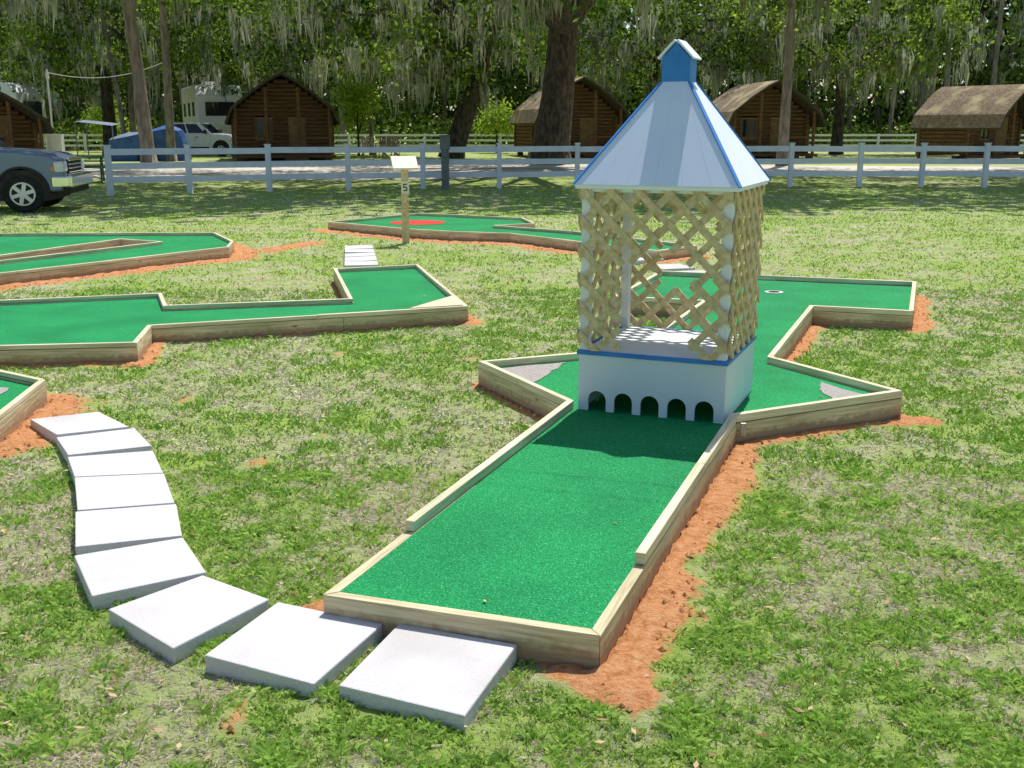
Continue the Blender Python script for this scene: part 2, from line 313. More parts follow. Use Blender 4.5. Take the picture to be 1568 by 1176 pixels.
def hole(poly,rail=None,zt=.10,ridges=()):
    e=empty('mini_golf_hole')
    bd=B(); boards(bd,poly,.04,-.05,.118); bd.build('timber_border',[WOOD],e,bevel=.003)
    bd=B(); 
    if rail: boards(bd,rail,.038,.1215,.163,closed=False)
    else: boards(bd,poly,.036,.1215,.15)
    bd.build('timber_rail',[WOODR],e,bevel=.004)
    I=offset(poly,.034); P=[(p.x,p.y) for p in I]
    tb=B(); tb.v=[(x,y,zt) for x,y in P]; tb.face(list(range(len(P)))); tb.build('turf',[TURF],e)
    # soft wrinkles where the carpet lies over plywood joints
    if ridges:
        s=B()
        for (xa,ya,xb,yb,wd_,ht_) in ridges:
            a=Vector((xa,ya)); b_=Vector((xb,yb)); nn=(b_-a).normalized(); nn=Vector((-nn.y,nn.x)); K=9; M=14; i0=len(s.v)
            for j in range(M+1):
                c=a.lerp(b_,j/M)+nn*.006*math.sin(j*1.7+xa*9)
                for k in range(K):
                    t=k/(K-1)*2-1; s.v.append((c.x+nn.x*t*wd_,c.y+nn.y*t*wd_,zt-.001+ht_*.5*(1+math.cos(t*math.pi))*(.7+.3*math.sin(j*.9))))
            for j in range(M):
                for k in range(K-1):
                    q0=i0+j*K+k; s.face([q0,q0+K,q0+K+1,q0+1])
        s.build('turf_wrinkles',[TURF],e,smooth=True)
    return e
def along(a,b_,t): v=Vector(a).lerp(Vector(b_),t); return (v.x,v.y)
railpath=[along(H1[1],H1[2],.22)]+H1[2:]+[along(H1[0],H1[13],.235)]
RD=[]
for t,wd_,ht_ in((.49,.05,.010),(.57,.03,.008),(.76,.035,.007)):
    a=Vector(along(H1[0],H1[13],t)); b_=Vector(along(H1[1],H1[2],t)); d=(b_-a).normalized()*.045
    a=a+d; b_=b_-d; RD.append((b_.x,b_.y,a.x,a.y,wd_,ht_))
h1=hole(H1,railpath,.116,RD)
h2=hole(H2,zt=.105); h3=hole(H3,zt=.105); h4=hole(H4,zt=.105); h5=hole(H5,zt=.105)
cb=B(); c=S([(-.86,8.09),(-.42,8.25),(-.54,8.72)]); cb.prism(c,.106,.158,0); o=cb.build('corner_bank',[WOODR],h2,bevel=.004)
def sheet(name,pts,z,mat,par):
    s=B(); s.v=[(x,y,z) for x,y in pts]; s.face(list(range(len(pts)))); return s.build(name,[mat],par)
def rough(c,n=6,amp=.03):
    out=[]
    for i in range(len(c)):
        a=Vector(c[i]); b_=Vector(c[(i+1)%len(c)])
        for k in range(n):
            p=a.lerp(b_,k/n); 
            if k: p+=Vector((random.uniform(-amp,amp),random.uniform(-amp,amp)))
            out.append((p.x,p.y))
    return out
sheet('sand_patch',rough(S([(-.14,6.10),(.12,5.74),(.24,6.0),(.36,6.30)]),5,.012),.120,GREY,h1)
sheet('sand_patch_right',rough(S([(1.84,5.28),(2.10,5.39),(1.88,5.78),(1.82,5.55)]),5,.012),.120,GREY,h1)
sheet('sand_patch_left_hole',rough(S([(-3.6,5.2),(-2.98,5.35),(-3.02,5.68),(-3.6,5.9)]),5,.02),.109,GREY,h4)
def disc(c,r,n=40,j=0): return [(c[0]+math.cos(t*2*math.pi/n)*r*(1+random.uniform(-j,j)),c[1]+math.sin(t*2*math.pi/n)*r*(1+random.uniform(-j,j))) for t in range(n)]
sheet('red_target',disc(S([(-1.55,16.25)])[0],.46,40,.03),.109,RED,h5)
CP=nmat('white_plastic',(.8,.8,.8),(.85,.85,.85),5,.4)
cc=S([(2.47,9.15)])[0]; sheet('cup_rim',disc(cc,.085),.1205,CP,h1); sheet('cup_hole',disc(cc,.053),.1225,DARK,h1)
MET=nmat('galvanised',(.35,.33,.30),(.5,.48,.45),20,.5,metal=.6)
cc=H1[2]; bk=B(); bk.box((cc[0]+.03,cc[1]-.02,.09),(.03,.015,.07)); bk.build('bracket',[MET],h1,bevel=.003)
# ------------------------------------------------------------------ pavers
def pavers(Q,name):
    e=empty(name)
    for i,qd in enumerate(Q):
        c=Vector((sum(p[0] for p in qd)/4,sum(p[1] for p in qd)/4)); ps=sorted(qd,key=lambda p:math.atan2(p[1]-c.y,p[0]-c.x))
        tx,ty=random.uniform(-.025,.025),random.uniform(-.025,.025); ps=[(c.x+(p[0]-c.x)*.985,c.y+(p[1]-c.y)*.985) for p in ps]
        b_=B(); b_.prism(ps,-.012,.05,0,f=lambda x,y,z:(x,y,z+(x-c.x)*tx+(y-c.y)*ty)); b_.build('slab_%d'%(i+1),[PAVER],e,bevel=.005)
pavers(PAV,'stepping_stone_path'); pavers(PAV2,'stepping_stone_path'); pavers(PAV3,'stepping_stone_path')
# ------------------------------------------------------------------ tower obstacle
TW=empty('lattice_tower_obstacle',(.885,5.93,.118),math.radians(-22.5))
w=.80; hw=w/2; bh=.32
bx=B()
def archwall(bd,y):
    th=.015; ow=.102; oh=.112; sp=.147; xs=[-2*sp+ i*sp for i in range(5)]
    pts=[(-hw,0)]
    for cx in xs:
        pts.append((cx-ow/2,0)); r_=ow/2
        for k in range(0,9):
            t=math.pi-k*math.pi/8; pts.append((cx+r_*math.cos(t),oh-r_+r_*math.sin(t)))
        pts.append((cx+ow/2,0))
    pts+=[(hw,0),(hw,bh),(-hw,bh)]
    bd.prism(pts,y,y+th,0,f=lambda x,z,yy:(x,yy,z))
archwall(bx,-hw); archwall(bx,hw-.015)
bx.box((-hw+.0075,0,bh/2),(.015,w-.032,bh)); bx.box((hw-.0075,0,bh/2),(.015,w-.032,bh))
bx.build('base_box',[BOXP],TW)
b2=B(); b2.box((0,0,bh+.006),(w-.04,w-.04,.012)); b2.build('floor',[WPAINT],TW)
b2=B()
for s_ in(-1,1):
    b2.box((0,s_*(hw+.002),bh+.0),(w+.02,.018,.022)); b2.box((s_*(hw+.002),0,bh+.0),(.018,w-.016,.022))
b2.build('blue_trim',[BLUE],TW,bevel=.003)
b2=B()
ph=.90
for sx in(-1,1):
    for sy in(-1,1): b2.box((sx*(hw-.028),sy*(hw-.028),bh+.012+ph/2),(.05,.05,ph))
for s_ in(-1,1):
    b2.box((0,s_*(hw-.022),bh+ph-.02),(w-.11,.03,.05)); b2.box((s_*(hw-.022),0,bh+ph-.02),(.03,w-.11,.05))
b2.build('white_posts',[WPAINT],TW,bevel=.003)
lz0=bh+.014; lh=.885
def cliprect(poly,x0,x1,z0,z1):
    for ax,val,sg in((0,x0,1),(0,x1,-1),(1,z0,1),(1,z1,-1)):
        out=[]
        for i in range(len(poly)):
            p=poly[i]; q=poly[(i+1)%len(poly)]; dp=(p[ax]-val)*sg; dq=(q[ax]-val)*sg
            if dp>=0: out.append(p)
            if (dp>=0)!=(dq>=0):
                t=dp/(dp-dq); out.append((p[0]+(q[0]-p[0])*t,p[1]+(q[1]-p[1])*t))
        poly=out
        if len(poly)<3: return []
    return poly
def lattice(bd,f,opening):
    lw=.037; sp=.108; W=w
    for layer,sg in((0,1),(1,-1)):
        k=-W-lh-.3
        while k<W+lh+.3:
            step=.008; run=[]; runs=[]; zz=-.06
            while zz<=lh+.06:
                x=k+sg*zz; ok=not opening(x,zz)
                if ok: run.append((x,zz))
                if (not ok or zz+step>lh+.06) and run:
                    if len(run)>4: runs.append((run[0],run[-1]))
                    run=[]
                zz+=step
            for (xa,za),(xb,zb) in runs:
                y=layer*.0085
                d=Vector((xb-xa,zb-za)).normalized(); nn=Vector((-d.y,d.x))*lw/2
                pl=cliprect([(xa+nn.x,za+nn.y),(xb+nn.x,zb+nn.y),(xb-nn.x,zb-nn.y),(xa-nn.x,za-nn.y)],-W/2+.003,W/2-.003,0,lh)
                if pl: bd.prism(pl,y,y+.008,0,f=lambda a,b_,c:f(a,c,lz0+b_))
            k+=sp*1.414
lt=B()
lattice(lt,lambda x,y,z:(x,-hw-y,z),lambda x,z:(-.17<x<.20 and z<.60-abs(x-.02)*.8))
lt.build('lattice_front',[LATH],TW)
lt=B(); lattice(lt,lambda x,y,z:(x,hw+y,z),lambda x,z:(-.17<x<.15 and .24<z<.68)); lt.build('lattice_back',[LATH],TW)
lt=B(); lattice(lt,lambda x,y,z:(hw+y,x,z),lambda x,z:False); lt.build('lattice_right',[LATH],TW)
lt=B(); lattice(lt,lambda x,y,z:(-hw-y,x,z),lambda x,z:False); lt.build('lattice_left',[LATH],TW)
e=hw+.035; rz0=1.215; t_=.075; rz1=1.735
def lerp(a,b_,t): return tuple(a[i]+(b_[i]-a[i])*t for i in range(3))
rf=B()
cor=[(-e,-e),(e,-e),(e,e),(-e,e)]; top=[(-t_,-t_),(t_,-t_),(t_,t_),(-t_,t_)]
for s_ in range(4):
    a=(*cor[s_],rz0); b_=(*cor[(s_+1)%4],rz0); c=(*top[(s_+1)%4],rz1); d=(*top[s_],rz1)
    cuts2=[k/6 for k in range(7)]
    nrm=(Vector(b_)-Vector(a)).cross(Vector(d)-Vector(a)).normalized()
    for i in range(len(cuts2)-1):
        g=.0004; p=[lerp(a,b_,cuts2[i]+g),lerp(a,b_,cuts2[i+1]-g),lerp(d,c,cuts2[i+1]-g),lerp(d,c,cuts2[i]+g)]
        k=len(rf.v)
        for q_ in p: rf.v.append(tuple(Vector(q_)))
        for q_ in p: rf.v.append(tuple(Vector(q_)-nrm*.012))
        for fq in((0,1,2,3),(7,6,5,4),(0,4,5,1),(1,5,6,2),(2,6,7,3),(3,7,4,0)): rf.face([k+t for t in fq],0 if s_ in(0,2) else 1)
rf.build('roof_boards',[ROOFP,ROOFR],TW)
rt=B()
for s_ in range(4): rt.beam((*cor[s_],rz0-.001),(*top[s_],rz1-.001),.018,.007,0)
rt.build('ridge_trim',[BLUE],TW)
rt=B(); rt.box((0,0,rz0-.014),(2*e-.02,2*e-.02,.018)); rt.build('roof_soffit',[ROOFR],TW)
cu=B(); cw=.075
cu.prism([(-cw,0),(cw,0),(cw,.13),(0,.205),(-cw,.13)],-cw,cw,0,f=lambda x,z,y:(x,y,rz1-.01+z)); cu.build('cupola',[BLUE],TW,bevel=.002)
cr=B()
for sg in(-1,1):
    cr.beam((sg*.006,0,rz1+.205+.004),(sg*.095,0,rz1+.117),2*cw+.03,.010)
cr.build('cupola_roof',[ROOFR],TW)
# ------------------------------------------------------------------ numbered sign
SG=empty('hole_number_sign',(-1.53,15.6,0),math.radians(12))
sb=B(); sb.box((0,0,.51),(.095,.095,1.12)); sb.build('post',[LATH],SG,bevel=.005)
R=Matrix.Rotation(math.radians(28),3,'X')
CREAM=nmat('cream_paint',(.70,.66,.52),(.80,.76,.62),6,.6)
sb=B(); sb.box((0,-.02,1.13),(.36,.34,.03),0,R); sb.build('slanted_board',[CREAM],SG,bevel=.004)
sb=B(); sb.box((0,-.056,.79),(.11,.012,.18)); sb.build('number_plate',[CREAM],SG)
sb=B(); y=-.066; zo=-.192
for bx_ in[(0,1.025,.05,.012),(-.021,1.0,.012,.05),(0,.982,.05,.012),(.021,.96,.012,.04),(0,.938,.05,.012)]: sb.box((bx_[0],y,bx_[1]+zo),(bx_[2],.006,bx_[3]))
sb.build('digit_five',[DARK],SG)
# ------------------------------------------------------------------ fence
FN=empty('white_rail_fence')
fp=S([(-9.89,24.54),(-8.17,25.29),(-6.34,26.07),(-4.41,26.91),(-2.43,27.3),(-.35,27.6),(1.82,27.9),(3.85,28.1),(5.85,28.2),(7.88,28.3),(9.84,28.3),(11.56,28.2),(13.25,28.0),(15.2,27.8),(17.2,27.6),(19.2,27.4),(21.2,27.2)])
fb=B()
for i,(x,y) in enumerate(fp): fb.box((x,y,.58),(.13,.13,1.2)); fb.box((x,y,1.19),(.16,.16,.03))
fb.build('posts',[FENCE],FN,bevel=.008)
fb=B()
for (x0,y0),(x1,y1) in zip(fp[:-1],fp[1:]):
    for z in(.36,.70,1.04): fb.beam((x0,y0-.0,z+random.uniform(-.012,.012)),(x1,y1-.0,z+random.uniform(-.012,.012)),.04,.15)
fb.build('rails',[FENCE],FN)
FN2=empty('white_rail_fence')
fb=B()
for i in range(36):
    x=-45+i*2.6; fb.box((x,76,.6),(.14,.14,1.2))
for z in(.4,.75,1.1): fb.beam((-45,76,z),(46,76,z),.05,.14)
fb.build('posts_and_rails',[FENCE],FN2)
# ------------------------------------------------------------------ cabins
def cabin(x,y,rot,wd=4.6,dp=6.2,ht=3.9):
    e=empty('log_cabin',(x,y,0),rot); k=ht/4.05; hw_=wd/2
    prof=[(-hw_-.42,1.75),(-hw_-.10,2.45),(-hw_*.62,3.22),(-hw_*.25,3.78),(0,4.05)]
    prof=[(a,b_*k) for a,b_ in prof]; prof=prof+[(-a,b_) for a,b_ in reversed(prof[:-1])]
    rf=B(); th=.10
    inner=[(a*.97,b_-th) for a,b_ in prof]
    n=len(prof)
    for yy in(-dp/2-.5,dp/2+.3):
        for a,b_ in prof: rf.v.append((a,yy,b_))
        for a,b_ in inner: rf.v.append((a,yy,b_))
    for j in range(n-1):
        rf.face([j,j+1,j+1+2*n,j+2*n],0); rf.face([n+j,n+j+1,3*n+j+1,3*n+j],1); rf.face([j,n+j,n+j+1,j+1],1); rf.face([2*n+j,2*n+j+1,3*n+j+1,3*n+j],1)
    for j in(0,n-1): rf.face([j,2*n+j,3*n+j,n+j],1)
    rf.build('shingle_roof',[SHING,SHIND],e)
    lg=B(); fy=-dp/2+1.3
    z=.30; r_=.11
    def roofhalf(z):
        for (a,b_),(c,d) in zip(prof[:n//2+1][:-1],prof[1:n//2+1]):
            if b_<=z<=d: return -(a+(c-a)*(z-b_)/(d-b_))-.12
        return hw_ if z<prof[0][1] else 0
    while z<3.85*k:
        hwz=min(hw_,roofhalf(z+.12) if z+.12>prof[0][1] else hw_)
        if hwz>.2:
            ex=.16 if z<2.1*k else 0
            for yy in(fy,dp/2-.1):
                if yy==fy and z<2.15:
                    for xa,xb in((-hwz-ex,-1.35),(-.55,.25),(1.15,hwz+ex)) if z>.95 else ((-hwz-ex,.25),(1.15,hwz+ex)):
                        lg.tube([(xa,yy,z),(xb,yy,z)],[r_,r_],7)
                else: lg.tube([(-hwz-ex,yy,z),(hwz+ex,yy,z)],[r_,r_],7)
        if z<2.15*k:
            for xx in(-hw_,hw_): lg.tube([(xx,fy-.16,z+.09),(xx,dp/2+.06,z+.09)],[r_,r_],7)
        z+=.20
    lg.build('log_walls',[LOG],e)
    d=B(); d.box((.70,fy,1.15),(.88,.08,2.0)); d.box((.70,fy-.05,1.6),(.6,.03,.08)); d.box((.70,fy-.05,.7),(.6,.03,.08)); d.build('door',[LOGL],e)
    d=B(); d.box((-.95,fy,1.55),(.72,.05,1.1)); d.build('window',[GLASS],e)
    d=B()
    for zz in(1.02,2.08): d.box((-.95,fy-.06,zz),(.9,.08,.08))
    for xx in(-1.36,-.54,-.95): d.box((xx,fy-.055,1.55),(.07 if xx!=-.95 else .04,.07,1.0))
    d.build('window_frame',[LOGL],e)
    d=B(); d.box((0,-dp/2+.55,.2),(wd+.3,1.5,.14)); 
    for xx in(-hw_+.1,-hw_*.33,hw_*.33,hw_-.1): d.tube([(xx,-dp/2-.05,.2),(xx,-dp/2-.05,(2.5 if abs(xx)>1 else 3.4)*k)],[.09,.09],8)
    for xa,xb in((-hw_+.1,-hw_*.33),(hw_*.33,hw_-.1)):
        d.tube([(xa,-dp/2-.05,1.1),(xb,-dp/2-.05,1.1)],[.05,.05],6); d.tube([(xa,-dp/2-.05,.55),(xb,-dp/2-.05,.55)],[.05,.05],6)
    for xx in(-hw_+.2,hw_-.2): 
        for yy in(-dp/2+.1,0,dp/2-.1): d.box((xx,yy,.06),(.3,.3,.3))
    d.box((.6,-dp/2-.45,.10),(1.2,.5,.12))
    d.build('porch',[LOG],e)
    return e
cabin(-12.0,58,math.radians(12),4.8,5.5,4.25)
cabin(3.2,64,math.radians(12),4.7,6.0,4.3)
cabin(13.4,61,math.radians(6),4.5,6.0,4.0)
cabin(24.1,57,math.radians(36),4.3,4.2,3.7)
cabin(-25.2,52,math.radians(40),4.2,6.0,3.3)
# ------------------------------------------------------------------ pickup
CAR=nmat('blue_car_paint',(.13,.18,.30),(.15,.21,.34),2,.25,spec=.6,metal=.4)
CHR=nmat('chrome',(.75,.76,.78),(.85,.85,.86),4,.12,metal=1)
ALLOY=nmat('alloy',(.62,.63,.65),(.72,.73,.75),4,.4,metal=.5)
TIRE=nmat('tyre_rubber',(.012,.012,.012),(.03,.03,.03),20,.85)
PLA=nmat('black_plastic',(.015,.015,.017),(.03,.03,.03),9,.6)
LAMP=nmat('lamp_glass',(.55,.57,.60),(.75,.76,.78),30,.1,spec=.8)
AMB=nmat('amber_lens',(.7,.2,.03),(.8,.25,.04),5,.3)
WHT=nmat('white_car_paint',(.75,.76,.78),(.8,.8,.81),3,.3)
def pickup(x,y,rot,paint,name='pickup_truck'):
    e=empty(name,(x,y,0),rot); hw_=.98
    def arch(cx,r): return [(cx+r*math.cos(t),.42+r*math.sin(t)) for t in np.linspace(0,math.pi,13)]
    pr=[(2.62,.42)]+arch(1.9,.48)+arch(-1.75,.48)+[(-2.95,.50),(-2.95,1.26),(1.25,1.28),(1.9,1.24),(2.4,1.17),(2.60,1.08),(2.67,.92),(2.69,.6)]
    s=B(); s.prism(pr,-hw_,hw_,0,f=lambda a,z,yy:(a,yy,z)); s.build('body',[paint],e,bevel=.05,seg=3)
    s=B()
    bot=[(1.35,-.93,1.25),(1.35,.93,1.25),(-1.15,.93,1.25),(-1.15,-.93,1.25)]; tp=[(.55,-.74,1.88),(.55,.74,1.88),(-.98,.74,1.88),(-.98,-.74,1.88)]
    s.v=bot+tp
    for fq in((0,1,5,4),(1,2,6,5),(2,3,7,6),(3,0,4,7),(4,5,6,7)): s.face(list(fq))
    s.build('cab',[paint],e,bevel=.04,seg=3)
    g=B()
    def pane(pts,off):
        n_=(Vector(pts[1])-Vector(pts[0])).cross(Vector(pts[2])-Vector(pts[0])).normalized()*off; k=len(g.v)
        for p in pts: g.v.append(tuple(Vector(p)+n_))
        g.face([k+j for j in range(len(pts))])
    def bl(u,v,q): return Vector(q[0]).lerp(Vector(q[1]),u).lerp(Vector(q[3]).lerp(Vector(q[2]),u),v)
    for q_,rg in(([bot[0],bot[1],tp[1],tp[0]],[(.06,.94)]),([bot[3],bot[0],tp[0],tp[3]],[(.06,.42),(.46,.86)]),([bot[1],bot[2],tp[2],tp[1]],[(.14,.54),(.58,.94)]),([bot[2],bot[3],tp[3],tp[2]],[(.1,.9)])):
        for u0,u1 in rg: pane([bl(u0,.08,q_),bl(u1,.08,q_),bl(u1,.88,q_),bl(u0,.88,q_)],.006)
    g.build('windows',[GLASS],e)
    s=B()
    for cx in(1.9,-1.75):
        for sy in(-1,1):
            yc=sy*(hw_-.13)
            s.tube([(cx,yc-.13,.38),(cx,yc-.11,.38),(cx,yc+.11,.38),(cx,yc+.13,.38)],[.34,.38,.38,.34],28,0)
            yo=yc+sy*.131
            s.tube([(cx,yo,.38),(cx,yo+sy*.004,.38)],[.235,.235],24,1)
            s.tube([(cx,yo+sy*.004,.38),(cx,yo+sy*.02,.38)],[.07,.06],12,2)
            for k in range(6):
                t=k*math.pi/3+.3; s.beam((cx+.05*math.cos(t),yo+sy*.012,.38+.05*math.sin(t)),(cx+.215*math.cos(t),yo+sy*.012,.38+.215*math.sin(t)),.012,.075,2,up=(-math.sin(t),0,math.cos(t)))
            for k in range(24):
                t0=k*math.pi/12;t1=(k+1)*math.pi/12
                s.beam((cx+.222*math.cos(t0),yo+sy*.01,.38+.222*math.sin(t0)),(cx+.222*math.cos(t1),yo+sy*.01,.38+.222*math.sin(t1)),.02,.03,2)
    s.build('wheels',[TIRE,PLA,ALLOY],e)
    s=B()
    for cx in(1.9,-1.75): s.box((cx,0,.55),(.94,1.90,.62))
    s.box((0,0,.42),(4.6,1.5,.18)); s.build('wheel_wells',[PLA],e)
    s=B(); s.box((2.76,0,.62),(.16,1.96,.24)); s.box((2.62,.95,.62),(.34,.1,.22)); s.box((2.62,-.95,.62),(.34,.1,.22)); s.box((-3.02,0,.6),(.14,1.9,.2))
    s.build('bumpers',[CHR],e,bevel=.03,seg=3)
    s=B(); s.box((2.70,0,.44),(.12,1.8,.14)); s.box((2.685,0,.91),(.05,1.15,.30)); s.build('grille',[PLA],e,bevel=.01)
    s=B()
    for z in(.80,.88,.96,1.04): s.box((2.72,0,z),(.03,1.2,.03))
    s.box((2.71,0,1.075),(.04,1.24,.03)); s.box((2.71,0,.755),(.04,1.24,.03)); s.build('grille_bars',[CHR],e,bevel=.005)
    s=B()
    for sy in(-1,1): s.box((2.60,sy*.81,.92),(.19,.36,.22))
    s.build('headlights',[LAMP],e,bevel=.03)
    s=B()
    for sy in(-1,1): s.box((2.50,sy*.96,.88),(.10,.05,.10)); s.box((-2.93,sy*.9,1.0),(.06,.14,.35))
    s.build('side_lenses',[AMB],e,bevel=.01)
    s=B()
    for sy in(-1,1):
        s.box((1.05,sy*1.10,1.38),(.12,.2,.22)); 
        s.box((.35,sy*.985,.95),(.008,.006,.6)); s.box((1.28,sy*.985,.95),(.008,.006,.6)); s.box((-.8,sy*.985,.95),(.008,.006,.6)); s.box((.5,sy*.99,1.08),(.18,.02,.035))
        s.box((.0,sy*.985,.50),(2.4,.03,.08))
        for k in range(12):
            t0=math.pi*k/12; t1=math.pi*(k+1)/12
            for cx in(1.9,-1.75): s.beam((cx+.49*math.cos(t0),sy*.985,.42+.49*math.sin(t0)),(cx+.49*math.cos(t1),sy*.985,.42+.49*math.sin(t1)),.02,.035)
    s.box((-2.05,0,1.275),(1.7,1.7,.02)); s.build('mirrors_and_seams',[PLA],e,bevel=.004)
    return e
pk=pickup(-11.52,21.8,math.radians(10),CAR); pk.scale=(1,1,.95)
pickup(-18.3,64,math.radians(-8),WHT)
# ------------------------------------------------------------------ trailers, tent, site furniture
def trailer(x,y,rot,l=7.5,name='camper_trailer'):
    e=empty(name,(x,y,0),rot)
    s=B(); s.prism([(-l/2,.6),(l/2-.3,.6),(l/2,1.3),(l/2-.1,2.6),(l/2-.6,3.05),(-l/2+.1,3.05),(-l/2,2.9)],-1.2,1.2,0,f=lambda a,z,yy:(a,yy,z)); s.build('body',[WHT],e,bevel=.08,seg=3)
    s=B()
    for cx in(-2.2,.2,2.3): s.box((cx,-1.205,2.0),(1.0,.02,.6))
    s.box((l/2-.02,0,2.0),(.06,1.5,.6)); s.build('windows',[GLASS],e)
    s=B(); s.box((0,-1.204,1.15),(l-.5,.01,.18)); s.build('stripe',[BLUE],e)
    s=B(); s.box((1.3,-1.21,1.65),(.65,.02,1.8)); s.box((0,0,3.15),(1.2,.8,.25)); s.box((-2.4,0,3.12),(.6,.6,.2)); s.build('door_and_roof_units',[CP],e,bevel=.02)
    s=B()
    for cx in(-.9,-.1): s.tube([(cx,-1.22,.35),(cx,-.95,.35)],[.35,.35],18)
    s.build('wheels',[TIRE],e); return e
tr_=trailer(-19.2,71,math.radians(-68),7.5); tr_.scale=(1.15,1.15,1.35)
t2=trailer(-32.4,66,math.radians(-10),8); t2.scale=(1.1,1.1,1.35)
TN=empty('camping_tent',(-18.3,56,0),.2)
TARP=nmat('blue_tarp',(.03,.09,.28),(.06,.15,.40),3,.5,bump=.4,bscale=5,bdist=.1)
TARPG=nmat('grey_canvas',(.14,.18,.26),(.22,.26,.34),3,.7)
s=B()
prof=[(-2.0,0),(-1.75,1.1),(-1.0,1.35),(0,1.45),(.9,1.75),(1.55,1.5),(1.9,0)]
for k in(-1.6,-.8,0,.8,1.6):
    for a,b_ in prof: s.v.append((a+random.uniform(-.08,.08),k,b_*(1-.05*abs(k))+random.uniform(-.08,.08)*(b_>0)))
for r_ in range(4):
    for c_ in range(6): s.face([r_*7+c_,r_*7+c_+1,(r_+1)*7+c_+1,(r_+1)*7+c_],0 if c_>2 else 1)
s.face(list(range(7))); s.face(list(range(28,35))); s.build('tent_body',[TARP,TARPG],TN)
s=B(); s.prism([(-.5,0),(.5,0),(.3,1.1),(-.3,1.1)],-1.72,-1.70,0,f=lambda a,z,yy:(a,yy,z)); s.build('door_flap',[DARK],TN)
s=B(); s.v=[(-3.3,-1.5,1.9),(-1.6,-1.5,1.7),(-1.6,1.5,1.8),(-3.3,1.5,2.0)]; s.face([0,1,2,3]); 
for p in s.v[:4]: s.tube([(p[0],p[1],0),p],[.03,.03],6)
s.build('awning',[TARPG],TN)
UP=empty('utility_pole',(-21.9,53,0)); s=B(); s.box((0,0,.75),(.7,.35,1.1)); s.box((.05,-.19,.8),(.5,.03,.8)); s.tube([(-.1,0,0),(-.1,0,4.3)],[.05,.05],8); s.box((-.1,0,4.0),(.12,.12,.3))
wp=[(-.1+5.2*t,1.0*t,4.15-.9*4*t*(1-t)*.5+.5*t) for t in [k/10 for k in range(11)]]; s.tube(wp,[.02]*11,5); s.build('meter_box_mast_and_cable',[CP],UP,bevel=.005)
UPG=nmat('green_grey_metal',(.13,.16,.15),(.19,.22,.20),6,.5)
s=B(); s.box((0,0,.68),(.20,.16,1.4)); s.box((0,-.02,1.22),(.26,.22,.34)); s.box((0,-.13,.95),(.12,.04,.2)); s.box((0,0,1.41),(.28,.24,.03)); s.build('utility_pedestal',[UPG],None,bevel=.01,loc=(-1.78,29.3,0))
GT=nmat('green_paint',(.04,.14,.06),(.07,.2,.09),6,.6); GRW=nmat('weathered_wood',(.26,.20,.13),(.42,.33,.22),8,.8)
def picnic(x,y,rot,mat):
    e=empty('picnic_table',(x,y,0),rot); s=B()
    for k in range(5): s.box((0,-.32+k*.16,.75),(1.8,.145,.04))
    for sy in(-1,1):
        for k in range(2): s.box((0,sy*(.62+k*.15),.45),(1.8,.14,.04))
    for sx in(-.65,.65):
        s.beam((sx,-.62,0),(sx,-.2,.74),.05,.1); s.beam((sx,.62,0),(sx,.2,.74),.05,.1); s.beam((sx,-.75,.41),(sx,.75,.41),.04,.09)
    s.build('table_and_benches',[mat],e)
picnic(-13.2,33.5,.3,GT); picnic(-7,62,.1,GRW); picnic(-25.5,58,.6,GRW)
def adir(x,y,rot):
    e=empty('adirondack_chair',(x,y,0),rot); s=B()
    for k in range(5): s.beam((-.24+k*.12,.15,.35),(-.26+k*.13,.55,1.15),.10,.02,0,up=(0,1,0)); 
    for k in range(4): s.box((0,-.3+k*.13,.40-k*.03),(.56,.11,.02))
    for sx in(-.33,.33):
        s.box((sx,-.33,.3),(.05,.1,.6)); s.box((sx,-.05,.61),(.13,.8,.025)); s.beam((sx,-.35,.36),(sx,.6,.05),.03,.12)
    s.build('slats_and_arms',[GRW],e)
adir(-7.6,58.5,.3); adir(-6.5,59,-.2); adir(-6.9,60,.1)
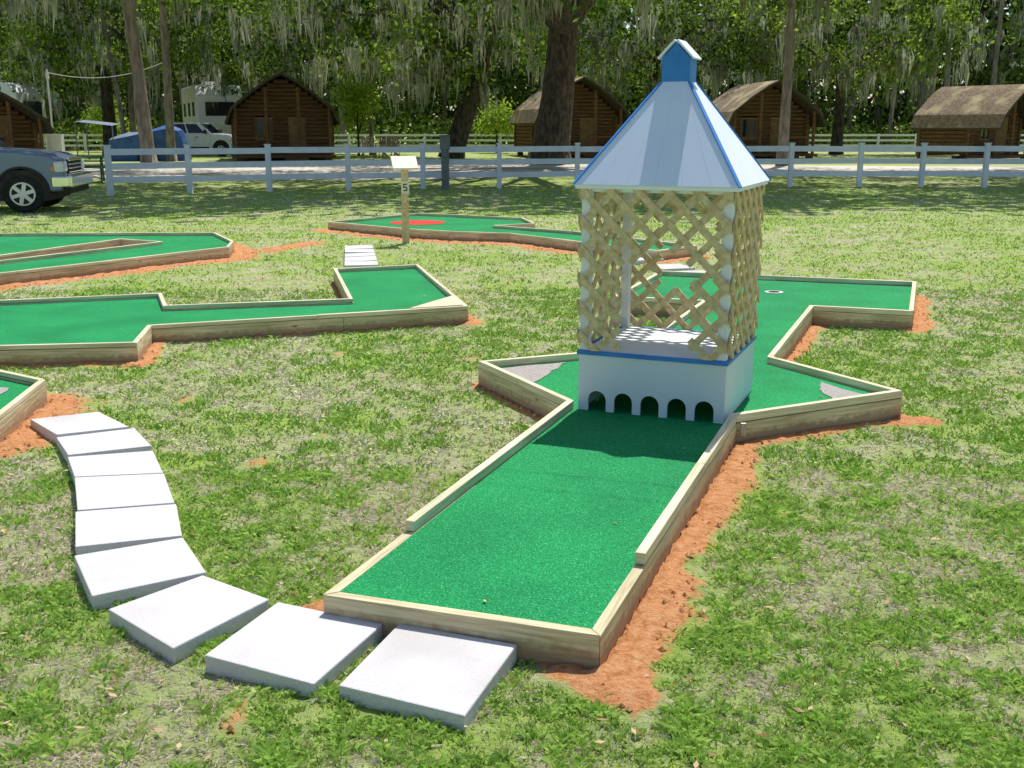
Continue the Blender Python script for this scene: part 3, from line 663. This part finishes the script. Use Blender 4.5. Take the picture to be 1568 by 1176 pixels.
# ------------------------------------------------------------------ vegetation
def leafcards(cent,spread,per,size,c1,c2,zs=.7):
    n=len(cent)*per; C=np.repeat(cent,per,0); sp=spread
    P=C+rng.normal(size=(n,3))*np.array([1,1,zs])*sp*.5
    a=rng.normal(size=(n,3)); a/=np.linalg.norm(a,axis=1)[:,None]; bq=np.cross(a,rng.normal(size=(n,3))); bq/=np.linalg.norm(bq,axis=1)[:,None]
    sz=(size*rng.uniform(.6,1.4,n))[:,None]; a=a*sz; bq=bq*sz*.6
    V=np.stack([P-a,P+bq,P+a,P-bq],1).reshape(-1,3)
    t=np.clip(np.repeat(rng.uniform(0,1,len(cent))**1.3,per)*.8+rng.uniform(-.1,.35,n),0,1)[:,None]
    c=np.array(c1)*(1-t)+np.array(c2)*t
    return V,np.repeat(c,4,0)
def mosscards(cent,per,ln,wd,c1,c2,sx=.16):
    n=len(cent)*per; C=np.repeat(cent,per,0)+rng.normal(size=(n,3))*np.array([sx,sx,.15])
    L0=np.repeat(rng.uniform(.2,1,len(cent))**1.4,per)
    l=rng.uniform(.3,1,n)*ln*L0; an=rng.uniform(0,math.pi,n); w_=wd*rng.uniform(.5,1.5,n)
    dx=np.cos(an)*w_; dy=np.sin(an)*w_; z0=np.zeros(n)
    top=C; sway=rng.normal(size=(n,2))*.10*l[:,None]
    mid=top+np.stack([sway[:,0],sway[:,1],-l*.35],1); bot=top+np.stack([sway[:,0]*.3,sway[:,1]*.3,-l],1)
    d=np.stack([dx,dy,z0],1)
    V=np.stack([top,mid-d,bot,mid+d],1).reshape(-1,3)
    t=np.clip(np.repeat(rng.uniform(0,1,len(cent)),per)*.7+rng.uniform(0,.3,n),0,1)[:,None]; c=np.array(c1)*(1-t)+np.array(c2)*t
    return V,np.repeat(c,4,0)
MC1=(.18,.20,.12); MC2=(.66,.68,.54)
def tree(name,x,y,tr,th,crown,ncl,per,c1=(.035,.075,.01),c2=(.26,.39,.055),lsize=.13,moss=1.0,mlen=2.5,bark=TRUNK,lean=(0,0),limbs=9,spread=1.3,trunktop=None,over=None):
    e=empty(name,(x,y,0)); cx,cy,cz,rx,ry,rz=crown
    s=B(); tt=Vector((lean[0],lean[1],th))
    pts=[Vector((0,0,-.1)),Vector((lean[0]*.1,lean[1]*.1,th*.12)),Vector((lean[0]*.45+.1*tr,lean[1]*.45,th*.5)),tt]
    s.tube(pts,[tr*1.45,tr*1.08,tr*.9,tr*.8],12)
    if trunktop: s.tube([tt,tt+Vector((lean[0]*.2,0,trunktop-th))],[tr*.8,tr*.3],8)
    u=rng.normal(size=(ncl,3)); u/=np.linalg.norm(u,axis=1)[:,None]; rr=rng.uniform(.35,1,ncl)**.6
    C=u*rr[:,None]*np.array([rx,ry,rz])+np.array([cx,cy,cz])
    ends=list(C[rng.permutation(ncl)[:limbs]]); pp=[]
    O=None
    if over:   # long boughs reaching out over the lawn: (x0,x1,y0,y1,n) in world metres
        x0,x1,y0,y1,no=over
        O=np.stack([rng.uniform(x0,x1,no)-x,rng.uniform(y0,y1,no)-y,rng.uniform(7.6,10.8,no)],1)
        O=O[vnoise(O[:,0]+x,O[:,1],.45,77)>.30]
        ends+=list(O[:6])
    for en in ends:
        en=Vector(en); mid=tt.lerp(en,.5)+Vector((random.uniform(-.6,.6),random.uniform(-.6,.6),random.uniform(.2,1.2)))
        q1=tt.lerp(mid,.5)+Vector((0,0,random.uniform(-.2,.5))); r_=tr*.42
        s.tube([tt-Vector((0,0,.25)),q1,mid,mid.lerp(en,.55)+Vector((random.uniform(-.4,.4),0,random.uniform(-.3,.3))),en],[r_,r_*.8,r_*.55,r_*.35,r_*.12],7)
        for k in range(9): pp.append(mid.lerp(en,random.random()))
        for k in range(3):
            o_=mid.lerp(en,random.uniform(0,.8)); d=Vector((random.uniform(-1,1),random.uniform(-1,1),random.uniform(-.5,.7)))*random.uniform(1,2.2)
            s.tube([o_,o_+d*.5+Vector((0,0,.15)),o_+d],[r_*.25,r_*.16,r_*.05],5)
    s.build('trunk_and_limbs',[bark],e,smooth=True)
    V,c=leafcards(C,spread,per,lsize,c1,c2)
    if O is not None:
        V2,c_2=leafcards(O,1.7,70,.24,c1,c2); V=np.concatenate([V,V2]); c=np.concatenate([c,c_2])
    fastmesh('crown',V,4,c,LEAF,e)
    if moss:
        low=C[C[:,2]<cz+rz*.3]
        low=np.concatenate([low+rng.normal(size=low.shape)*np.array([.7,.7,.5]),np.array([tuple(p) for p in pp])])
        V,c=mosscards(low,16,mlen,.055,MC1,MC2); fastmesh('hanging_moss',V,4,c,MOSS,e)
    return e
oak='live_oak_tree'; YG=(.38,.52,.08)
tree(oak,1.7,50,.80,6.0,(0,-8,9.8,12,11,3.6),220,85,lean=(.6,0),limbs=18,over=(-5,8,26.5,35,95))
tree(oak,-3.3,60,.55,5.0,(-2,-2,8.3,9,9,4.4),190,80,lean=(1.8,0),limbs=14)
tree(oak,-15.5,47,.28,8,(1,-7,10.2,9,10,3.8),170,85,lean=(-.5,0),limbs=12,bark=TRUNKG,over=(-16,-3,26.0,35.0,120))
tree(oak,-27,46,.4,7,(1,-8,10.2,9,12,3.8),140,85,limbs=11)
tree(oak,11.8,48,.22,8,(1,-7,10.2,9,10,3.8),160,85,limbs=12,bark=TRUNKG,over=(6,20,27.5,36,90))
tree(oak,23,47,.45,7,(1,-7,10.4,9,11,4.0),150,85,c2=YG,limbs=11)
tree(oak,33,52,.4,7,(0,-4,10.2,9,9,4.2),100,85,c2=YG,limbs=10)
tree(oak,-12,68,.4,5,(0,0,7.6,9,5,4.0),150,80,limbs=12)
tree(oak,-24,66,.4,5,(0,0,7.5,8,6,4.2),140,80,limbs=12)
tree(oak,9,72,.5,5,(0,0,7.8,9,6,4.2),150,80,limbs=12)
tree(oak,20,68,.35,5,(0,0,8.0,8,6,4.2),130,80,limbs=12,c2=YG)
tree(oak,-34,70,.4,5,(0,0,8.0,9,6,4.4),110,80,limbs=12)
for (x,y,r_,ln) in[(-16.7,54,.20,.1),(-21.6,62,.13,-1.0),(-8.4,66,.12,.1),(-24,70,.2,.2),(17,74,.2,.3),(31,66,.22,0),(-34,64,.22,.3),(27,72,.2,.2),(-12,78,.2,.2)]:
    tree('slim_pine_tree',x,y,r_,9,(ln,0,12,3,3,3),36,60,lean=(ln,0),limbs=5,bark=TRUNKG,trunktop=14)
for (x,y,h_) in[(-8.9,64,4.2),(-1.0,72,3.0),(-27,74,3.2),(15.5,72,3.4)]:
    tree('sapling_tree',x,y,.07,1.4,(0,0,h_*.68,1.0,1.0,h_*.36),26,70,c1=(.16,.28,.03),c2=(.50,.64,.09),lsize=.10,moss=0,limbs=8,spread=.8)
# far mass of trees
E=empty('background_treeline')
n=1500; cx=rng.uniform(-70,70,n); cy=rng.uniform(84,100,n); topz=13+6*vnoise(cx,cy*0,.12,21)+4*vnoise(cx,cy*0,.5,22); cz=rng.uniform(0,1,n)*topz
C=np.stack([cx,cy,cz],1)[vnoise(cx,cz,.35,23)>.22]
V,c=leafcards(C,2.4,80,.24,(.025,.05,.01),(.30,.42,.09)); fastmesh('foliage_mass',V,4,c,LEAFD,E)
n=800; cx=rng.uniform(-80,80,n); cz=rng.uniform(0,1,n)*(15+5*vnoise(cx,cx*0,.15,41)); cy=rng.uniform(104,112,n); C=np.stack([cx,cy,cz],1)
V,c=leafcards(C,4.0,60,.55,(.02,.04,.012),(.16,.22,.10)); fastmesh('far_foliage_mass',V,4,c,LEAFD,E)
n=480; C=np.stack([rng.uniform(-65,65,n),rng.uniform(82,92,n),rng.uniform(3,14,n)],1)
V,c=mosscards(C,16,2.8,.09,MC1,MC2,.3); fastmesh('moss_mass',V,4,c,MOSS,E)
s=B()
for k in range(60):
    x=random.uniform(-70,70); y=random.uniform(80,98); h_=random.uniform(10,18); l_=random.uniform(-1.5,1.5); r_=random.uniform(.1,.3)
    s.tube([(x,y,0),(x+l_*.4,y,h_*.5),(x+l_,y,h_)],[r_,r_*.8,r_*.4],6)
s.build('trunks',[TRUNKG],E)
n=380; cx=rng.uniform(-66,66,n); C=np.stack([cx,rng.uniform(78,84,n),rng.uniform(.2,1.8,n)],1)
V,c=leafcards(C,1.4,60,.15,(.06,.10,.015),(.38,.52,.09)); fastmesh('undergrowth',V,4,c,LEAFD)
# ------------------------------------------------------------------ grass
def grass(n,dmin,dmax):
    d=rng.uniform(dmin,dmax,n)
    x=rng.uniform(-.62,.62,n)*(d+.8); y=d
    ok=np.ones(n,bool)
    for h in HOLES: ok&=~inpoly(x,y,h)
    for q in PAV+PAV2+PAV3: ok&=~inpoly(x,y,q)
    dm=dirtmask(x,y); ok&=rng.uniform(0,1,n)>dm*1.3
    patch=drymask(x,y); cl=vnoise(x,y,9,33)*.4+vnoise(x,y,29,34)*.6
    ok&=rng.uniform(0,1,n)<np.clip(.22+1.8*(cl-.3),.14,1)
    x,y,patch,cl=x[ok],y[ok],patch[ok],cl[ok]; n=len(x)
    z=gz(x,y); sc_=np.clip((y/4.5)**.6,.85,2.8)
    dry=rng.uniform(0,1,n)<np.clip((patch-.42)*3.4+.24-(cl-.5)*.8,.10,.88)
    h_=(.005+.025*rng.uniform(0,1,n)*np.clip(cl*1.7-.15,.1,1.3))*np.where(dry,.4,1)*(1+.12*(sc_-1)); w_=.0024*sc_*rng.uniform(.6,1.6,n)*np.where(dry,.7,1.15)
    an=rng.uniform(0,2*np.pi,n); ln=rng.uniform(.4,1.6,n)*np.where(dry,3.8,1.1)*h_; la=rng.uniform(0,2*np.pi,n)
    dx=np.cos(an)*w_; dy=np.sin(an)*w_; cl_,sl_=np.cos(la),np.sin(la)
    b0=np.stack([x-dx,y-dy,z-.004],1); b1=np.stack([x+dx,y+dy,z-.004],1)
    m1=np.stack([x+cl_*ln*.35+dx*.8,y+sl_*ln*.35+dy*.8,z+h_*.75],1); tip=np.stack([x+cl_*ln,y+sl_*ln,z+h_],1)
    V=np.stack([b0,b1,m1,tip],1).reshape(-1,3)
    t=rng.uniform(0,1,(n,1)); g_=np.array((.22,.40,.05))*(1-t)+np.array((.60,.76,.22))*t; s_=np.array((.54,.47,.33))*(1-t)+np.array((.90,.84,.70))*t
    c=np.where(dry[:,None],s_,g_)*(.75+.5*cl[:,None])
    return V,np.repeat(np.clip(c,0,.9),4,0)
GE=empty('lawn_grass')
for i,(nn,a,b_,mt) in enumerate([(600000,1.9,5,GRASSM),(440000,5,11,GRASSF),(320000,11,30,GRASSF)]):
    V,c=grass(nn,a,b_); fastmesh('blades_%d'%i,V,4,c,mt,GE)
# fallen leaves and twigs lying in the lawn and on the turf
n=1500; y=rng.uniform(2,14,n)**1.0; x=rng.uniform(-.6,.6,n)*(y+.8); ok=np.ones(n,bool); zz=gz(x,y)+.018
for h in HOLES: 
    i_=inpoly(x,y,h); ok&=~(i_&(rng.uniform(0,1,n)<.93)); zz=np.where(i_,.122,zz)
x,y,zz=x[ok],y[ok],zz[ok]; n=len(x); an=rng.uniform(0,2*np.pi,n); l=rng.uniform(.008,.022,n); ww=l*rng.uniform(.25,.5,n)
ca,sa=np.cos(an),np.sin(an); tl=rng.uniform(-.004,.006,n)
V=np.stack([np.stack([x-ca*l,y-sa*l,zz],1),np.stack([x+sa*ww,y-ca*ww,zz+.002],1),np.stack([x+ca*l,y+sa*l,zz+np.abs(tl)],1),np.stack([x-sa*ww,y+ca*ww,zz+.001],1)],1).reshape(-1,3)
t=rng.uniform(0,1,(n,1)); c=np.array((.22,.12,.05))*(1-t)+np.array((.62,.46,.28))*t; fastmesh('fallen_leaves',V,4,np.repeat(c,4,0),CLOD)
# dirt clods
n=90000; x=rng.uniform(-7,6,n); y=rng.uniform(2.3,17,n); dm=dirtmask(x,y); ok=(dm>.3)&(rng.uniform(0,1,n)<dm)
for h in HOLES: ok&=~inpoly(x,y,h)
for q in PAV+PAV2: ok&=~inpoly(x,y,q)
x,y=x[ok],y[ok]; n=len(x); z=gz(x,y)+.02; r_=rng.uniform(.003,.014,n)
base=np.array([[1,0,0],[0,1,0],[-1,0,0],[0,-1,0],[0,0,1]],float); fc=[(0,1,4),(1,2,4),(2,3,4),(3,0,4)]
jit=rng.uniform(.6,1.3,(n,5,1)); Pp=np.stack([x,y,z],1)[:,None,:]+base[None]*jit*r_[:,None,None]
V=np.stack([Pp[:,list(f_),:] for f_ in fc],1).reshape(-1,3); t=rng.uniform(0,1,(n,1)); c=np.array((.45,.19,.07))*(1-t)+np.array((.80,.44,.22))*t
fastmesh('dirt_clods',V,3,np.repeat(c,12,0),CLOD)
# ------------------------------------------------------------------ light, sky, camera
sdir=Vector((.165,.475,.91)).normalized()
sl=bpy.data.lights.new('sun','SUN'); sl.energy=5.0; sl.angle=math.radians(.5); sl.color=(1,.97,.91)
so=bpy.data.objects.new('sun',sl); sc.collection.objects.link(so); so.rotation_euler=sdir.to_track_quat('Z','Y').to_euler(); so.location=(0,0,30)
wd=bpy.data.worlds.new('World'); sc.world=wd; wd.use_nodes=True; nt=wd.node_tree
sk=nt.nodes.new('ShaderNodeTexSky'); sk.sky_type='NISHITA'; sk.sun_disc=False; sk.sun_elevation=math.asin(sdir.z); sk.sun_rotation=math.atan2(sdir.x,sdir.y)
nt.links.new(sk.outputs[0],nt.nodes['Background'].inputs[0]); nt.nodes['Background'].inputs[1].default_value=.13
cam=bpy.data.cameras.new('camera'); cam.sensor_width=36; cam.lens=1650/1568*36; cam.clip_end=2000; cam.clip_start=.05
co_=bpy.data.objects.new('camera',cam); sc.collection.objects.link(co_); co_.location=(0,0,1.62); co_.rotation_euler=(math.radians(90)-math.atan(393/1650),0,0)
sc.camera=co_
sc.view_settings.view_transform='Standard'; sc.view_settings.look='None'; sc.view_settings.exposure=0
